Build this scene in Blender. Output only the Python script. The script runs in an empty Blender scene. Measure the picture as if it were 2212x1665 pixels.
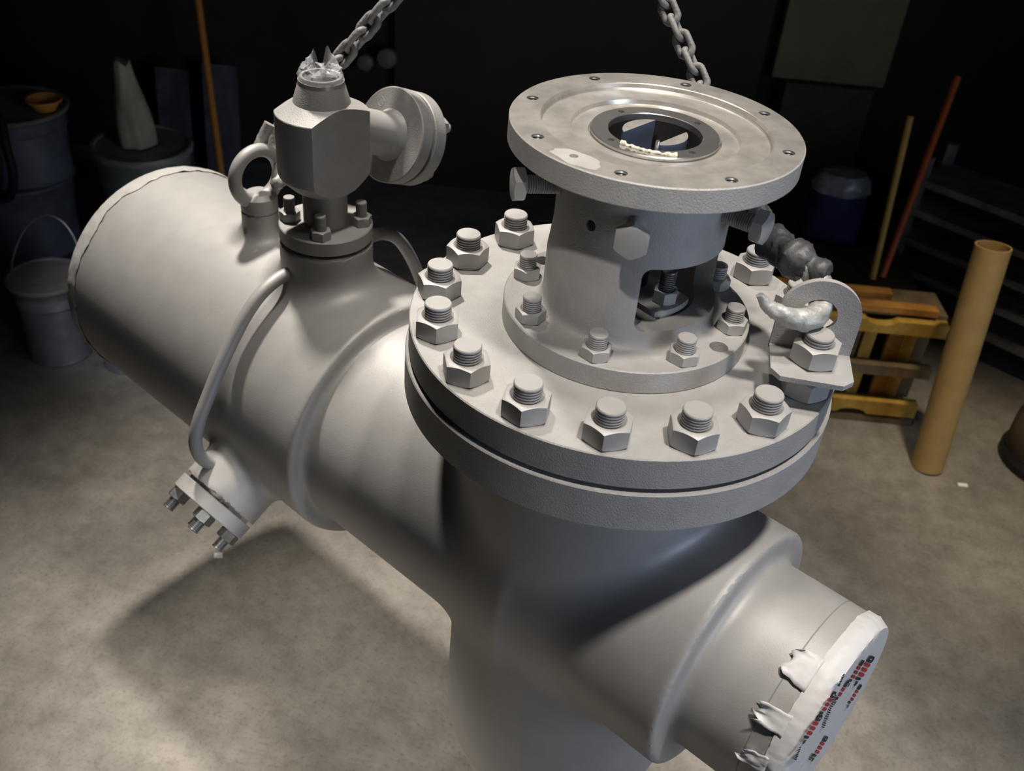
import bpy, bmesh, math, random
import numpy as np
from mathutils import Vector, Matrix, noise
random.seed(7)
PI = math.pi
scene = bpy.context.scene
COL = scene.collection
# ------------------------------------------------------------------ camera
ZO = 1.2527                       # height of the bonnet flange's top face above the floor
W, H, FPX = 2212.0, 1665.0, 2163.2
yaw, pitch, roll = -0.1213, 0.6306, 0.0983
F = Vector((math.sin(yaw) * math.cos(pitch), math.cos(yaw) * math.cos(pitch), -math.sin(pitch)))
R0 = Vector((math.cos(yaw), -math.sin(yaw), 0))
U0 = R0.cross(F)
RT = R0 * math.cos(roll) + U0 * math.sin(roll)
UP = -R0 * math.sin(roll) + U0 * math.cos(roll)
CAM = Vector((0, -1.2112, 0.7473 + ZO))
cam = bpy.data.cameras.new('camera')
cam.sensor_width = 36.0
cam.lens = FPX / W * 36.0
cam.clip_start = 0.05
cam.dof.use_dof = True
cam.dof.focus_distance = 1.42
cam.dof.aperture_fstop = 5.6
co = bpy.data.objects.new('camera', cam)
COL.objects.link(co)
M = Matrix((RT, UP, -F)).transposed().to_4x4()
M.translation = CAM
co.matrix_world = M
scene.camera = co
FH = Vector((F.x, F.y, 0)).normalized()
RH = Vector((FH.y, -FH.x, 0))
CG = Vector((CAM.x, CAM.y, 0))
K = 1.1446
def bg(f, r, z=0.0):              # a point of the workshop: metres ahead, to the right, above the floor
    return CG + (FH * f + RH * r + Vector((0, 0, z))) * K
RZ = math.atan2(RH.y, RH.x)       # the room is square to the camera's heading

# ------------------------------------------------------------------ light, exposure
wd = bpy.data.worlds.new('World'); scene.world = wd
wd.use_nodes = True
wd.node_tree.nodes['Background'].inputs[0].default_value = (0.55, 0.6, 0.75, 1)
wd.node_tree.nodes['Background'].inputs[1].default_value = 0.012
scene.view_settings.view_transform = 'Standard'
scene.view_settings.look = 'None'
scene.view_settings.gamma = 1.0
scene.view_settings.use_curve_mapping = False
scene.view_settings.exposure = 0.0
def lamp(kind, name, loc, target, energy, color, **kw):
    l = bpy.data.lights.new(name, kind)
    l.energy = energy; l.color = color
    for k, v in kw.items(): setattr(l, k, v)
    o = bpy.data.objects.new(name, l); COL.objects.link(o)
    o.location = loc
    d = Vector(target) - Vector(loc)
    o.rotation_euler = d.to_track_quat('-Z', 'Y').to_euler()
    return o
WARM = (1.0, 0.93, 0.84); COOL = (0.62, 0.76, 1.0)
lamp('SPOT', 'ceiling_spot_left', (-1.40, 1.60, 4.9), (-0.66, 0.40, 0.9), 1050, WARM, spot_size=math.radians(33), spot_blend=1.0, shadow_soft_size=0.16)
lamp('SPOT', 'ceiling_spot_middle', (-0.10, 0.35, 5.9), (-0.05, 0.36, 0.7), 400, WARM, spot_size=math.radians(40), spot_blend=1.0, shadow_soft_size=0.30)
lamp('SPOT', 'ceiling_spot_right', (1.10, -0.85, 5.9), (0.38, -0.22, 0.9), 980, WARM, spot_size=math.radians(25), spot_blend=1.0, shadow_soft_size=0.20)
lamp('SPOT', 'floor_fill_spot', (-1.0, -1.75, 2.3), (-0.57, -0.02, 0.0), 340, WARM, spot_size=math.radians(26), spot_blend=0.75, shadow_soft_size=0.08)  # added fill spot behind the camera, brightens the floor below the left pipe
lamp('SPOT', 'ceiling_spot_drum', (-0.55, -1.80, 4.25), (0.0, -0.05, 1.45), 270, WARM, spot_size=math.radians(9.5), spot_blend=0.9, shadow_soft_size=0.06)
lamp('SPOT', 'crate_fill_spot', (0.9, 0.60, 5.0), (1.25, 1.30, 0.1), 520, (1.0, 0.84, 0.60), spot_size=math.radians(20), spot_blend=1.0, shadow_soft_size=0.12)  # no fixture here: extra spot put in to lift the crate and tube
lamp('SPOT', 'pails_fill_spot', (-1.15, -0.5, 3.1), (-1.42, 1.50, 0.15), 210, (0.86, 0.91, 1.0), spot_size=math.radians(17), spot_blend=1.0, shadow_soft_size=0.12)  # made-up spot hung in mid-air to brighten the pail fronts
lamp('AREA', 'daylight_door', (3.2, -2.2, 1.7), (0.0, 0.1, 1.1), 11, COOL, shape='RECTANGLE', size=1.6, size_y=2.0, spread=math.radians(80))

# ------------------------------------------------------------------ materials
def mat(name, base, rough=0.5, metal=0.0, var=0.0, vscale=8.0, bump=0.0, bscale=300.0, col2=None, bump2=0.0, b2scale=12.0, coat=0.0):
    m = bpy.data.materials.new(name); m.use_nodes = True
    nt = m.node_tree; b = nt.nodes['Principled BSDF']
    b.inputs['Base Color'].default_value = (*base, 1)
    b.inputs['Roughness'].default_value = rough
    b.inputs['Metallic'].default_value = metal
    tc = nt.nodes.new('ShaderNodeTexCoord')
    if var or col2:
        n = nt.nodes.new('ShaderNodeTexNoise'); n.inputs['Scale'].default_value = vscale; n.inputs['Detail'].default_value = 6
        n.inputs['Roughness'].default_value = 0.65
        nt.links.new(tc.outputs['Object'], n.inputs['Vector'])
        r = nt.nodes.new('ShaderNodeValToRGB')
        c2 = col2 or tuple(c * (1 - var) for c in base)
        c1 = base if col2 else tuple(min(1, c * (1 + var)) for c in base)
        r.color_ramp.elements[0].color = (*c2, 1); r.color_ramp.elements[1].color = (*c1, 1)
        r.color_ramp.elements[0].position = 0.36; r.color_ramp.elements[1].position = 0.64
        nt.links.new(n.outputs['Fac'], r.inputs['Fac'])
        nt.links.new(r.outputs['Color'], b.inputs['Base Color'])
    prev = None
    for bs, sc in ((bump, bscale), (bump2, b2scale)):
        if not bs: continue
        n = nt.nodes.new('ShaderNodeTexNoise'); n.inputs['Scale'].default_value = sc; n.inputs['Detail'].default_value = 3
        nt.links.new(tc.outputs['Object'], n.inputs['Vector'])
        bp = nt.nodes.new('ShaderNodeBump'); bp.inputs['Strength'].default_value = bs; bp.inputs['Distance'].default_value = 0.002
        nt.links.new(n.outputs['Fac'], bp.inputs['Height'])
        if prev: nt.links.new(prev.outputs['Normal'], bp.inputs['Normal'])
        prev = bp
    if prev: nt.links.new(prev.outputs['Normal'], b.inputs['Normal'])
    return m
PAINT = mat('grey_paint', (0.41, 0.40, 0.39), 0.52, 0.22, var=0.05, vscale=18, bump=0.10, bscale=420)
PAINT2 = mat('grey_paint_flat', (0.39, 0.38, 0.37), 0.55, 0.15, var=0.06, vscale=30, bump=0.35, bscale=500)
STEEL = mat('machined_steel', (0.60, 0.575, 0.535), 0.28, 0.66, var=0.18, vscale=22, bump=0.06, bscale=90)
BRIGHT = mat('polished_steel', (0.62, 0.61, 0.60), 0.22, 0.9, var=0.06, vscale=30)
ZINC = mat('dark_zinc', (0.16, 0.165, 0.165), 0.38, 0.6, var=0.2, vscale=60)
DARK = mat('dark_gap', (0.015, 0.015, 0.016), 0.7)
BLUEMET = mat('blued_steel', (0.10, 0.13, 0.21), 0.5, 0.3, var=0.1, vscale=40)
CHAINM = mat('sprayed_chain', (0.26, 0.255, 0.245), 0.6, 0.1, var=0.25, vscale=70, bump=0.6, bscale=160)
TAPEM = mat('dark_wrap', (0.055, 0.055, 0.06), 0.5, 0.0, var=0.3, vscale=50, bump=0.7, bscale=90)
HOOKM = mat('hook_steel', (0.40, 0.395, 0.38), 0.5, 0.3, var=0.2, vscale=60, bump=0.8, bscale=110)
WHITE = mat('white_tape', (0.62, 0.61, 0.61), 0.5, 0.0, var=0.03, vscale=20, bump=0.35, bscale=45)
GREYTAPE = mat('sprayed_tape', (0.46, 0.45, 0.43), 0.5, 0.0, var=0.05, vscale=20, bump=0.3, bscale=60)
INKB = mat('black_ink', (0.012, 0.012, 0.02), 0.6)
INKR = mat('red_ink', (0.42, 0.02, 0.025), 0.6)
RAG = mat('cream_fibre', (0.72, 0.66, 0.54), 0.8, bump=1.0, bscale=400)

# ------------------------------------------------------------------ object helpers
def link(o): COL.objects.link(o); return o
def mk(name, verts, faces, m, parent=None, loc=None, rot=None, smooth=30, mats=None, mi=None):
    me = bpy.data.meshes.new(name)
    me.from_pydata([tuple(v) for v in verts], [], faces); me.update()
    for mm in (mats or [m]): me.materials.append(mm)
    if mi: me.polygons.foreach_set('material_index', mi)
    if smooth:
        me.shade_smooth()
        me.set_sharp_from_angle(angle=math.radians(smooth))
    return put(name, me, parent, loc, rot)
def put(name, me, parent=None, loc=None, rot=None):
    o = bpy.data.objects.new(name, me); link(o)
    if parent: o.parent = parent
    if loc is not None: o.location = loc
    if rot is not None:
        if isinstance(rot, Matrix): o.rotation_euler = rot.to_euler()
        else: o.rotation_euler = rot
    return o
def thing(name, label, cat, loc=(0, 0, 0), rot=(0, 0, 0), group=None):
    o = bpy.data.objects.new(name, None); link(o)
    o.empty_display_size = 0.05
    o.location = loc; o.rotation_euler = rot
    return tag(o, label, cat, group)
def tag(o, label, cat, group=None):
    o['label'] = label; o['category'] = cat
    if group: o['group'] = group
    return o
def structure(o): o['kind'] = 'structure'; return o
def frame(axis):                   # rotation whose Z is the axis
    return Vector(axis).normalized().to_track_quat('Z', 'Y').to_matrix()
# shape helpers return (verts, faces)
def lathe(prof, seg=96, close=False, M=None, cap=True):
    v = []; f = []
    n = len(prof)
    for (r, z) in prof:
        for i in range(seg):
            t = 2 * PI * i / seg
            v.append((r * math.cos(t), r * math.sin(t), z))
    rng = n if close else n - 1
    for k in range(rng):
        a = k * seg; b = ((k + 1) % n) * seg
        for i in range(seg):
            j = (i + 1) % seg
            f.append((a + i, a + j, b + j, b + i))
    if not close and cap:
        if prof[0][0] > 1e-6: f.append(tuple(reversed(range(seg))))
        if prof[-1][0] > 1e-6: f.append(tuple(range((n - 1) * seg, n * seg)))
    return xf(v, M), f
def xf(v, M):
    return v if M is None else [tuple(M @ Vector(p)) for p in v]
def disc(r, z0, z1, ch=0.0015, seg=128):
    return [(r - ch, z0), (r, z0 + ch), (r, z1 - ch), (r - ch, z1)]
def join(*parts):
    V = []; Fc = []
    for v, f in parts:
        o = len(V); V += list(v); Fc += [tuple(i + o for i in q) for q in f]
    return V, Fc
def box(cx, cy, cz, sx, sy, sz, M=None):
    v = [(cx + dx * sx / 2, cy + dy * sy / 2, cz + dz * sz / 2) for dz in (-1, 1) for dy in (-1, 1) for dx in (-1, 1)]
    f = [(0, 2, 3, 1), (4, 5, 7, 6), (0, 1, 5, 4), (2, 6, 7, 3), (0, 4, 6, 2), (1, 3, 7, 5)]
    return xf(v, M), f
def prism(poly, z0, z1, M=None):
    n = len(poly)
    v = [(x, y, z0) for x, y in poly] + [(x, y, z1) for x, y in poly]
    f = [tuple(reversed(range(n))), tuple(range(n, 2 * n))] + [(i, (i + 1) % n, n + (i + 1) % n, n + i) for i in range(n)]
    return xf(v, M), f
def smooth_path(pts, k=8):
    pts = [Vector(p) for p in pts]; out = []
    P = [pts[0] * 2 - pts[1]] + pts + [pts[-1] * 2 - pts[-2]]
    for i in range(1, len(P) - 2):
        for j in range(k):
            t = j / k
            a, b, c, d = P[i - 1], P[i], P[i + 1], P[i + 2]
            out.append(0.5 * ((2 * b) + (c - a) * t + (2 * a - 5 * b + 4 * c - d) * t * t + (3 * b - a - 3 * c + d) * t ** 3))
    out.append(pts[-1]); return out
def tube(path, rad, seg=20, closed=False, cap=True):
    path = [Vector(p) for p in path]; n = len(path)
    rads = rad if isinstance(rad, (list, tuple)) else [rad] * n
    v = []; f = []; up = None
    for i, p in enumerate(path):
        if closed: t = (path[(i + 1) % n] - path[i - 1]).normalized()
        else: t = (path[min(i + 1, n - 1)] - path[max(i - 1, 0)]).normalized()
        if up is None:
            up = t.orthogonal().normalized()
        up = (up - t * up.dot(t)).normalized()
        s = t.cross(up)
        for j in range(seg):
            a = 2 * PI * j / seg
            v.append(p + (up * math.cos(a) + s * math.sin(a)) * rads[i])
    for i in range(n if closed else n - 1):
        a = i * seg; b = ((i + 1) % n) * seg
        off = 0
        if closed and i == n - 1:      # match the twist at the seam
            best = min(range(seg), key=lambda q: (v[a] - v[q]).length)
            off = best
        for j in range(seg):
            k = (j + 1) % seg
            f.append((a + j, a + k, b + (k + off) % seg, b + (j + off) % seg))
    if cap and not closed:
        f.append(tuple(reversed(range(seg)))); f.append(tuple(range((n - 1) * seg, n * seg)))
    return [tuple(p) for p in v], f
def nut_shape(af, h, bore, seg=72, both=False):
    c = 0.475 * af; k = math.tan(math.radians(28))
    rh = []
    for i in range(seg):
        t = (2 * PI * i / seg) % (PI / 3) - PI / 6
        rh.append(af / 2 / math.cos(t))
    rings = []
    bot = [(c, 0.0)] * seg if both else None
    def ring(fn): return [(fn(i)[0] * math.cos(2 * PI * i / seg), fn(i)[0] * math.sin(2 * PI * i / seg), fn(i)[1]) for i in range(seg)]
    rings.append(ring(lambda i: (bore, 0)))
    rings.append(ring(lambda i: (c, 0)))
    rings.append(ring(lambda i: (rh[i], (rh[i] - c) * k)))
    rings.append(ring(lambda i: (rh[i], h - (rh[i] - c) * k)))
    rings.append(ring(lambda i: (c, h)))
    rings.append(ring(lambda i: (bore * 1.16, h)))
    rings.append(ring(lambda i: (bore, h - bore * 0.16)))
    v = [p for r in rings for p in r]; f = []
    for a in range(len(rings) - 1):
        for i in range(seg):
            j = (i + 1) % seg
            f.append((a * seg + i, a * seg + j, (a + 1) * seg + j, (a + 1) * seg + i))
    return v, f
def head_shape(af, h, seg=72):
    v, f = nut_shape(af, h, af * 0.1, seg)
    n = 5 * seg
    v = v[:n]; f = [q for q in f if max(q) < n]
    f.append(tuple(range(4 * seg, 5 * seg))); f.append(tuple(reversed(range(0, seg))))
    return v, f
def thread_shape(r, z0, z1, pitch, plain=0.0, seg=40):
    prof = [(r * 0.93, z0)]; z = z0
    top = z1 - r * 0.08
    while z + pitch <= top + 1e-9:
        prof += [(r * 0.86, z + pitch * 0.03), (r * 0.86, z + pitch * 0.26), (r, z + pitch * 0.48), (r, z + pitch * 0.86)]
        z += pitch
    prof += [(r * 0.99, top), (r * 0.93, z1), (0.0005, z1 + r * 0.012)]
    return lathe(prof, seg)
def mesh_of(name, vf, m, smooth=35):
    me = bpy.data.meshes.new(name); me.from_pydata([tuple(p) for p in vf[0]], [], vf[1]); me.update()
    me.materials.append(m); me.shade_smooth(); me.set_sharp_from_angle(angle=math.radians(smooth))
    return me

# ------------------------------------------------------------------ the room
def plane_obj(name, c, ux, uy, m, th=0.05):
    c, ux, uy = Vector(c), Vector(ux), Vector(uy)
    nrm = ux.cross(uy).normalized() * th
    vs = []
    for off in (Vector((0, 0, 0)), -nrm):
        vs += [c - ux - uy + off, c + ux - uy + off, c + ux + uy + off, c - ux + uy + off]
    fs = [(0, 1, 2, 3), (7, 6, 5, 4), (0, 4, 5, 1), (1, 5, 6, 2), (2, 6, 7, 3), (3, 7, 4, 0)]
    return structure(mk(name, vs, fs, m, smooth=0))
def concrete():
    m = mat('concrete_floor', (0.42, 0.385, 0.33), 0.75, 0.0)
    nt = m.node_tree; b = nt.nodes['Principled BSDF']; tc = nt.nodes['Texture Coordinate']
    def nz(s, d, r=0.6):
        n = nt.nodes.new('ShaderNodeTexNoise'); n.inputs['Scale'].default_value = s; n.inputs['Detail'].default_value = d; n.inputs['Roughness'].default_value = r
        nt.links.new(tc.outputs['Object'], n.inputs['Vector']); return n
    n1, n2, n3 = nz(1.6, 8, 0.65), nz(14, 8, 0.7), nz(110, 3)
    r1 = nt.nodes.new('ShaderNodeValToRGB')
    r1.color_ramp.elements[0].color = (0.155, 0.141, 0.122, 1); r1.color_ramp.elements[0].position = 0.33
    r1.color_ramp.elements[1].color = (0.335, 0.308, 0.265, 1); r1.color_ramp.elements[1].position = 0.66
    nt.links.new(n1.outputs['Fac'], r1.inputs['Fac'])
    r2 = nt.nodes.new('ShaderNodeValToRGB')
    r2.color_ramp.elements[0].color = (0.62, 0.61, 0.60, 1); r2.color_ramp.elements[0].position = 0.32
    r2.color_ramp.elements[1].color = (1, 1, 1, 1); r2.color_ramp.elements[1].position = 0.6
    nt.links.new(n2.outputs['Fac'], r2.inputs['Fac'])
    mx = nt.nodes.new('ShaderNodeMixRGB'); mx.blend_type = 'MULTIPLY'; mx.inputs['Fac'].default_value = 0.8
    nt.links.new(r1.outputs['Color'], mx.inputs['Color1']); nt.links.new(r2.outputs['Color'], mx.inputs['Color2'])
    r3 = nt.nodes.new('ShaderNodeValToRGB')
    r3.color_ramp.elements[0].color = (0.55, 0.55, 0.55, 1); r3.color_ramp.elements[0].position = 0.30
    r3.color_ramp.elements[1].color = (1, 1, 1, 1); r3.color_ramp.elements[1].position = 0.48
    nt.links.new(n3.outputs['Fac'], r3.inputs['Fac'])
    mx2 = nt.nodes.new('ShaderNodeMixRGB'); mx2.blend_type = 'MULTIPLY'; mx2.inputs['Fac'].default_value = 0.6
    nt.links.new(mx.outputs['Color'], mx2.inputs['Color1']); nt.links.new(r3.outputs['Color'], mx2.inputs['Color2'])
    nt.links.new(mx2.outputs['Color'], b.inputs['Base Color'])
    bp = nt.nodes.new('ShaderNodeBump'); bp.inputs['Strength'].default_value = 0.3; bp.inputs['Distance'].default_value = 0.004
    nt.links.new(n2.outputs['Fac'], bp.inputs['Height']); nt.links.new(bp.outputs['Normal'], b.inputs['Normal'])
    return m
FLOORM = concrete()
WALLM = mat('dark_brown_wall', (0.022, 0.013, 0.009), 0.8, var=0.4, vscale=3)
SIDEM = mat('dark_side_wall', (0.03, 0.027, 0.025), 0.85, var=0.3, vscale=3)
Z3 = Vector((0, 0, 1))
plane_obj('floor', bg(1.6, 0.1, 0), RH * 3.3, FH * 3.4, FLOORM)
WF = 3.75                                            # how far ahead the back wall stands
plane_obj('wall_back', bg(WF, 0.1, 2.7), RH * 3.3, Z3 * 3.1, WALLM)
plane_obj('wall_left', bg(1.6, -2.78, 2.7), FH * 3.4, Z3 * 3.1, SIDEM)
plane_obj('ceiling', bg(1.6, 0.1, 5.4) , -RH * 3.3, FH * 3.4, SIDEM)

# ------------------------------------------------------------------ the valve
ax = Vector((0.85011, -0.52660, 0)); nn = Vector((0.52660, 0.85011, 0))
ZP = 0.4497
A0 = Vector((0, 0, -ZP)) - 0.0056 * nn               # on the pipe's axis, in valve coordinates
PB = Vector((0, 0, ZO))
VBASE = 0.21
valve = thing('valve', 'big silver-grey painted flanged valve hanging from two chains above the floor', 'valve', (0, 0, VBASE))
VO = Vector((0, 0, ZO - VBASE))                      # valve coordinates -> local offset
def vpart(name, vf, m=PAINT, rot=None, at=(0, 0, 0), parent=None, smooth=30, label=None, **kw):
    o = mk(name, vf[0], vf[1], m, parent or valve, (VO + Vector(at)) if parent is None else at, rot, smooth, **kw)
    if label: o['label'] = label
    return o

# body: one smooth casting, traced from a blended distance field
def body_mesh():
    h = 0.0060
    lo = np.array([-1.235, -0.345, -0.62]); hi = np.array([0.475, 0.275, 0.352])
    N = np.ceil((hi - lo) / h).astype(int) + 1
    def smin(a, b, k):
        q = np.maximum(k - np.abs(a - b), 0) / k
        return np.minimum(a, b) - q * q * k * 0.25
    def cyl(rad, al, l0, l1, r, rd=0.0):             # rad: distance from axis, al: along axis
        d0 = rad - r + rd; d1 = np.abs(al - (l0 + l1) / 2) - (l1 - l0) / 2 + rd
        return np.minimum(np.maximum(d0, d1), 0) + np.hypot(np.maximum(d0, 0), np.maximum(d1, 0)) - rd
    th = 0.5078; dn, dz = -math.cos(th), -math.sin(th)
    def f(s, n, z):
        rp = np.hypot(n, z)
        d = cyl(rp, s, -1.2065, -0.463, 0.2448, 0.009)
        d = smin(d, cyl(rp, s, -0.6, 0.0, 0.2139), 0.014)
        nb = n - 0.0056
        rb = np.hypot(s, nb)
        zc = -0.375
        q = np.where(z < zc, np.sqrt(rb * rb + (z - zc) ** 2), rb) - 0.213
        vb = np.maximum(q, z - 0.345)
        d2 = cyl(rp, s, -0.05, 0.293, 0.2045, 0.0075)
        d2 = smin(d2, cyl(rp, s, 0.15, 0.452, 0.1584, 0.003), 0.016)
        d = smin(d, vb, 0.034)
        d = smin(d, d2, 0.026)
        hub = cyl(np.hypot(s + 0.6457, n), z, 0.0, 0.3163, 0.0835, 0.0015)
        d = smin(d, hub, 0.042)
        eb = cyl(np.hypot(s + 0.845, n), z, 0.0, 0.2977, 0.0352, 0.0012)
        d = smin(d, eb, 0.036)
        al = n * dn + z * dz
        pr = np.hypot(s + 0.651, -n * dz + z * dn)
        dr = cyl(pr, al, 0.0, 0.3128, 0.081, 0.0015)
        return smin(d, dr, 0.024)
    X = [lo[i] + h * np.arange(N[i]) for i in range(3)]
    G = f(X[0][:, None, None], X[1][None, :, None], X[2][None, None, :]).astype(np.float32)
    neg = G < 0
    c = [neg[i:N[0] - 1 + i, j:N[1] - 1 + j, k:N[2] - 1 + k] for i in (0, 1) for j in (0, 1) for k in (0, 1)]
    cnt = sum(x.astype(np.int8) for x in c)
    act = (cnt > 0) & (cnt < 8)
    idx = -np.ones(act.shape, np.int64)
    I = np.argwhere(act); idx[act] = np.arange(len(I))
    P = np.zeros((len(I), 3)); Wt = np.zeros(len(I))
    offs = [(i, j, k) for i in (0, 1) for j in (0, 1) for k in (0, 1)]
    val = {o: G[I[:, 0] + o[0], I[:, 1] + o[1], I[:, 2] + o[2]] for o in offs}
    for o in offs:
        for axx in range(3):
            if o[axx]: continue
            o2 = list(o); o2[axx] = 1; o2 = tuple(o2)
            a, b = val[o], val[o2]
            cr = (a < 0) != (b < 0)
            t = np.where(cr, a / np.where(cr, a - b, 1), 0)
            p = np.tile(np.array(o, float), (len(I), 1)); p[:, axx] = t
            P[cr] += p[cr]; Wt += cr
    P = lo + h * (I + P / Wt[:, None])
    e = 1e-4
    for _ in range(3):
        v = f(P[:, 0], P[:, 1], P[:, 2])
        g = np.stack([(f(P[:, 0] + e * (i == 0), P[:, 1] + e * (i == 1), P[:, 2] + e * (i == 2)) - v) / e for i in range(3)], 1)
        P -= np.clip(v[:, None] * g / np.maximum((g * g).sum(1), 0.2)[:, None], -0.5 * h, 0.5 * h)
    quads = []
    for axx in range(3):
        sl = [slice(1, None)] * 3
        a = neg[tuple(slice(0, N[i] - 1) if i == axx else slice(1, N[i] - 1) for i in range(3))]
        b = neg[tuple(slice(1, N[i]) if i == axx else slice(1, N[i] - 1) for i in range(3))]
        ed = np.argwhere(a != b)
        fl = a[tuple(ed.T)]
        base = ed.copy()
        u, w = (axx + 1) % 3, (axx + 2) % 3
        cs = []
        for du, dw in ((0, 0), (1, 0), (1, 1), (0, 1)):
            q = base.copy(); q[:, u] += du; q[:, w] += dw
            cs.append(idx[tuple(q.T)])
        Q = np.stack(cs, 1)
        Q[~fl] = Q[~fl][:, ::-1]
        quads.append(Q)
    Q = np.concatenate(quads)
    Q = Q[(Q >= 0).all(1)]
    Wv = np.array(A0)[None] + P[:, :1] * np.array(ax)[None] + P[:, 1:2] * np.array(nn)[None] + P[:, 2:] * np.array([[0, 0, 1.0]])
    me = bpy.data.meshes.new('body')
    me.vertices.add(len(Wv)); me.vertices.foreach_set('co', Wv.ravel().astype(np.float32))
    me.loops.add(Q.size); me.loops.foreach_set('vertex_index', Q.ravel().astype(np.int32))
    me.polygons.add(len(Q))
    me.polygons.foreach_set('loop_start', (np.arange(len(Q)) * 4).astype(np.int32))
    me.polygons.foreach_set('loop_total', np.full(len(Q), 4, np.int32))
    me.update(calc_edges=True); me.validate()
    me.materials.append(PAINT); me.shade_smooth()
    me.set_sharp_from_angle(angle=math.radians(38))
    return me
put('body', body_mesh(), valve, VO)

# flanges
vpart('body_flange', lathe([(0.205, -0.111)] + disc(0.3045, -0.111, -0.0525, 0.0016) + [(0.27, -0.0525)], 160), PAINT2)
vpart('gasket', lathe([(0.2, -0.056), (0.288, -0.056), (0.288, -0.043), (0.2, -0.043)], 128), DARK, label='dark gap ring between the two big flanges')
vpart('bonnet', lathe([(0.2, -0.0465)] + disc(0.300, -0.0465, 0.0, 0.0016), 160), PAINT2)

studM = mesh_of('stud', thread_shape(0.0183, -0.002, 0.0475, 0.0040), PAINT, 18)
nutM = mesh_of('nut', nut_shape(0.0555, 0.0285, 0.0186), PAINT)
for k in range(16):
    az = math.radians(-45 + 22.5 * k + 0.8)
    p = Vector((0.265 * math.cos(az), 0.265 * math.sin(az), 0))
    s = put('stud', studM, valve, VO + p, (0, 0, random.uniform(0, 6)))
    put('nut', nutM, s, (0, 0, 0), (0, 0, [0.1, 0.5, 0.25, 0.42, 0.05, 0.33, 0.2, 0.0][k % 8] * 2 + random.uniform(-0.1, 0.1)))
    if k == 1:
        lug_at, lug_s = p, s
# the lug bolted on the stud right of centre
lo_ = VO
nut2 = put('nut', nutM, lug_s, (0, 0, 0.0500), (0, 0, 0.55))
lug_s.scale = (1, 1, 1)
ext = mk('stud_end', *thread_shape(0.0183, 0.030, 0.0905, 0.0042), PAINT, lug_s, (0, 0, 0), None, 18)
lx = 0.2435
outline = [(lx - 0.0515, 0.0425), (lx - 0.0515, 0.10)]
for i in range(1, 24):
    t = PI - PI * i / 24
    outline.append((lx + 0.0515 * math.cos(t), 0.10 + 0.0515 * math.sin(t)))
outline += [(lx + 0.0515, 0.10), (lx + 0.0515, 0.0425)]
def plate_with_hole(outl, hc, hr, y0, y1):
    bm = bmesh.new()
    hole = [(hc[0] + hr * math.cos(2 * PI * i / 40), hc[1] + hr * math.sin(2 * PI * i / 40)) for i in range(40)]
    def ring(pts, y): return [bm.verts.new((x, y, z)) for x, z in pts]
    rings = {}
    for y in (y0, y1):
        o = ring(outl, y); hh = ring(hole, y)
        es = [bm.edges.new((o[i], o[(i + 1) % len(o)])) for i in range(len(o))] + [bm.edges.new((hh[i], hh[(i + 1) % 40])) for i in range(40)]
        bmesh.ops.triangle_fill(bm, use_beauty=True, edges=es)
        rings[y] = (o, hh)
    for k in (0, 1):
        a, b = rings[y0][k], rings[y1][k]
        for i in range(len(a)): bm.faces.new((a[i], a[(i + 1) % len(a)], b[(i + 1) % len(a)], b[i]))
    bmesh.ops.recalc_face_normals(bm, faces=bm.faces)
    me = bpy.data.meshes.new('lug'); bm.to_mesh(me); bm.free()
    return [tuple(v.co) for v in me.vertices], [tuple(p.vertices) for p in me.polygons]
up_plate = plate_with_hole(outline, (0.2417, 0.1012), 0.0238, -0.0755, -0.0675)
yb = -0.1475
base_poly = [(lx - 0.0515, -0.0675), (lx + 0.0515, -0.0675), (lx + 0.0515, yb + 0.014), (lx + 0.038, yb), (lx - 0.040, yb), (lx - 0.0515, yb + 0.016)]
vpart('lifting_lug', join(up_plate, prism(base_poly[::-1], 0.0425, 0.0495)), PAINT2, label='bent lifting plate with a round hole')
# yoke: base plate and drum with a side window
seg = 192
yoke_prof = [(0.05, 0.0), (0.1697, 0.0), (0.1709, 0.0012), (0.1709, 0.0315), (0.1694, 0.0329), (0.1290, 0.0329), (0.1240, 0.0343), (0.1203, 0.0375), (0.1183, 0.0425),
             (0.1180, 0.048), (0.1180, 0.112), (0.1136, 0.153), (0.1136, 0.2605), (0.0900, 0.2605), (0.0900, 0.012), (0.05, 0.012)]
yv, yf = lathe(yoke_prof, seg, close=True)
def boolean(vf, cutter, m, name):
    o1 = mk('tmp', vf[0], vf[1], m, smooth=0); o2 = mk('tmpc', cutter[0], cutter[1], m, smooth=0)
    for o in (o1, o2):
        bm = bmesh.new(); bm.from_mesh(o.data); bmesh.ops.recalc_face_normals(bm, faces=bm.faces); bm.to_mesh(o.data); bm.free()
    md = o1.modifiers.new('b', 'BOOLEAN'); md.object = o2; md.operation = 'DIFFERENCE'; md.solver = 'EXACT'
    dg = bpy.context.evaluated_depsgraph_get(); dg.update()
    me = bpy.data.meshes.new_from_object(o1.evaluated_get(dg))
    me.name = name
    for o in (o1, o2): bpy.data.objects.remove(o)
    if not me.materials: me.materials.append(m)
    me.shade_smooth(); me.set_sharp_from_angle(angle=math.radians(30))
    return me
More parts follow.
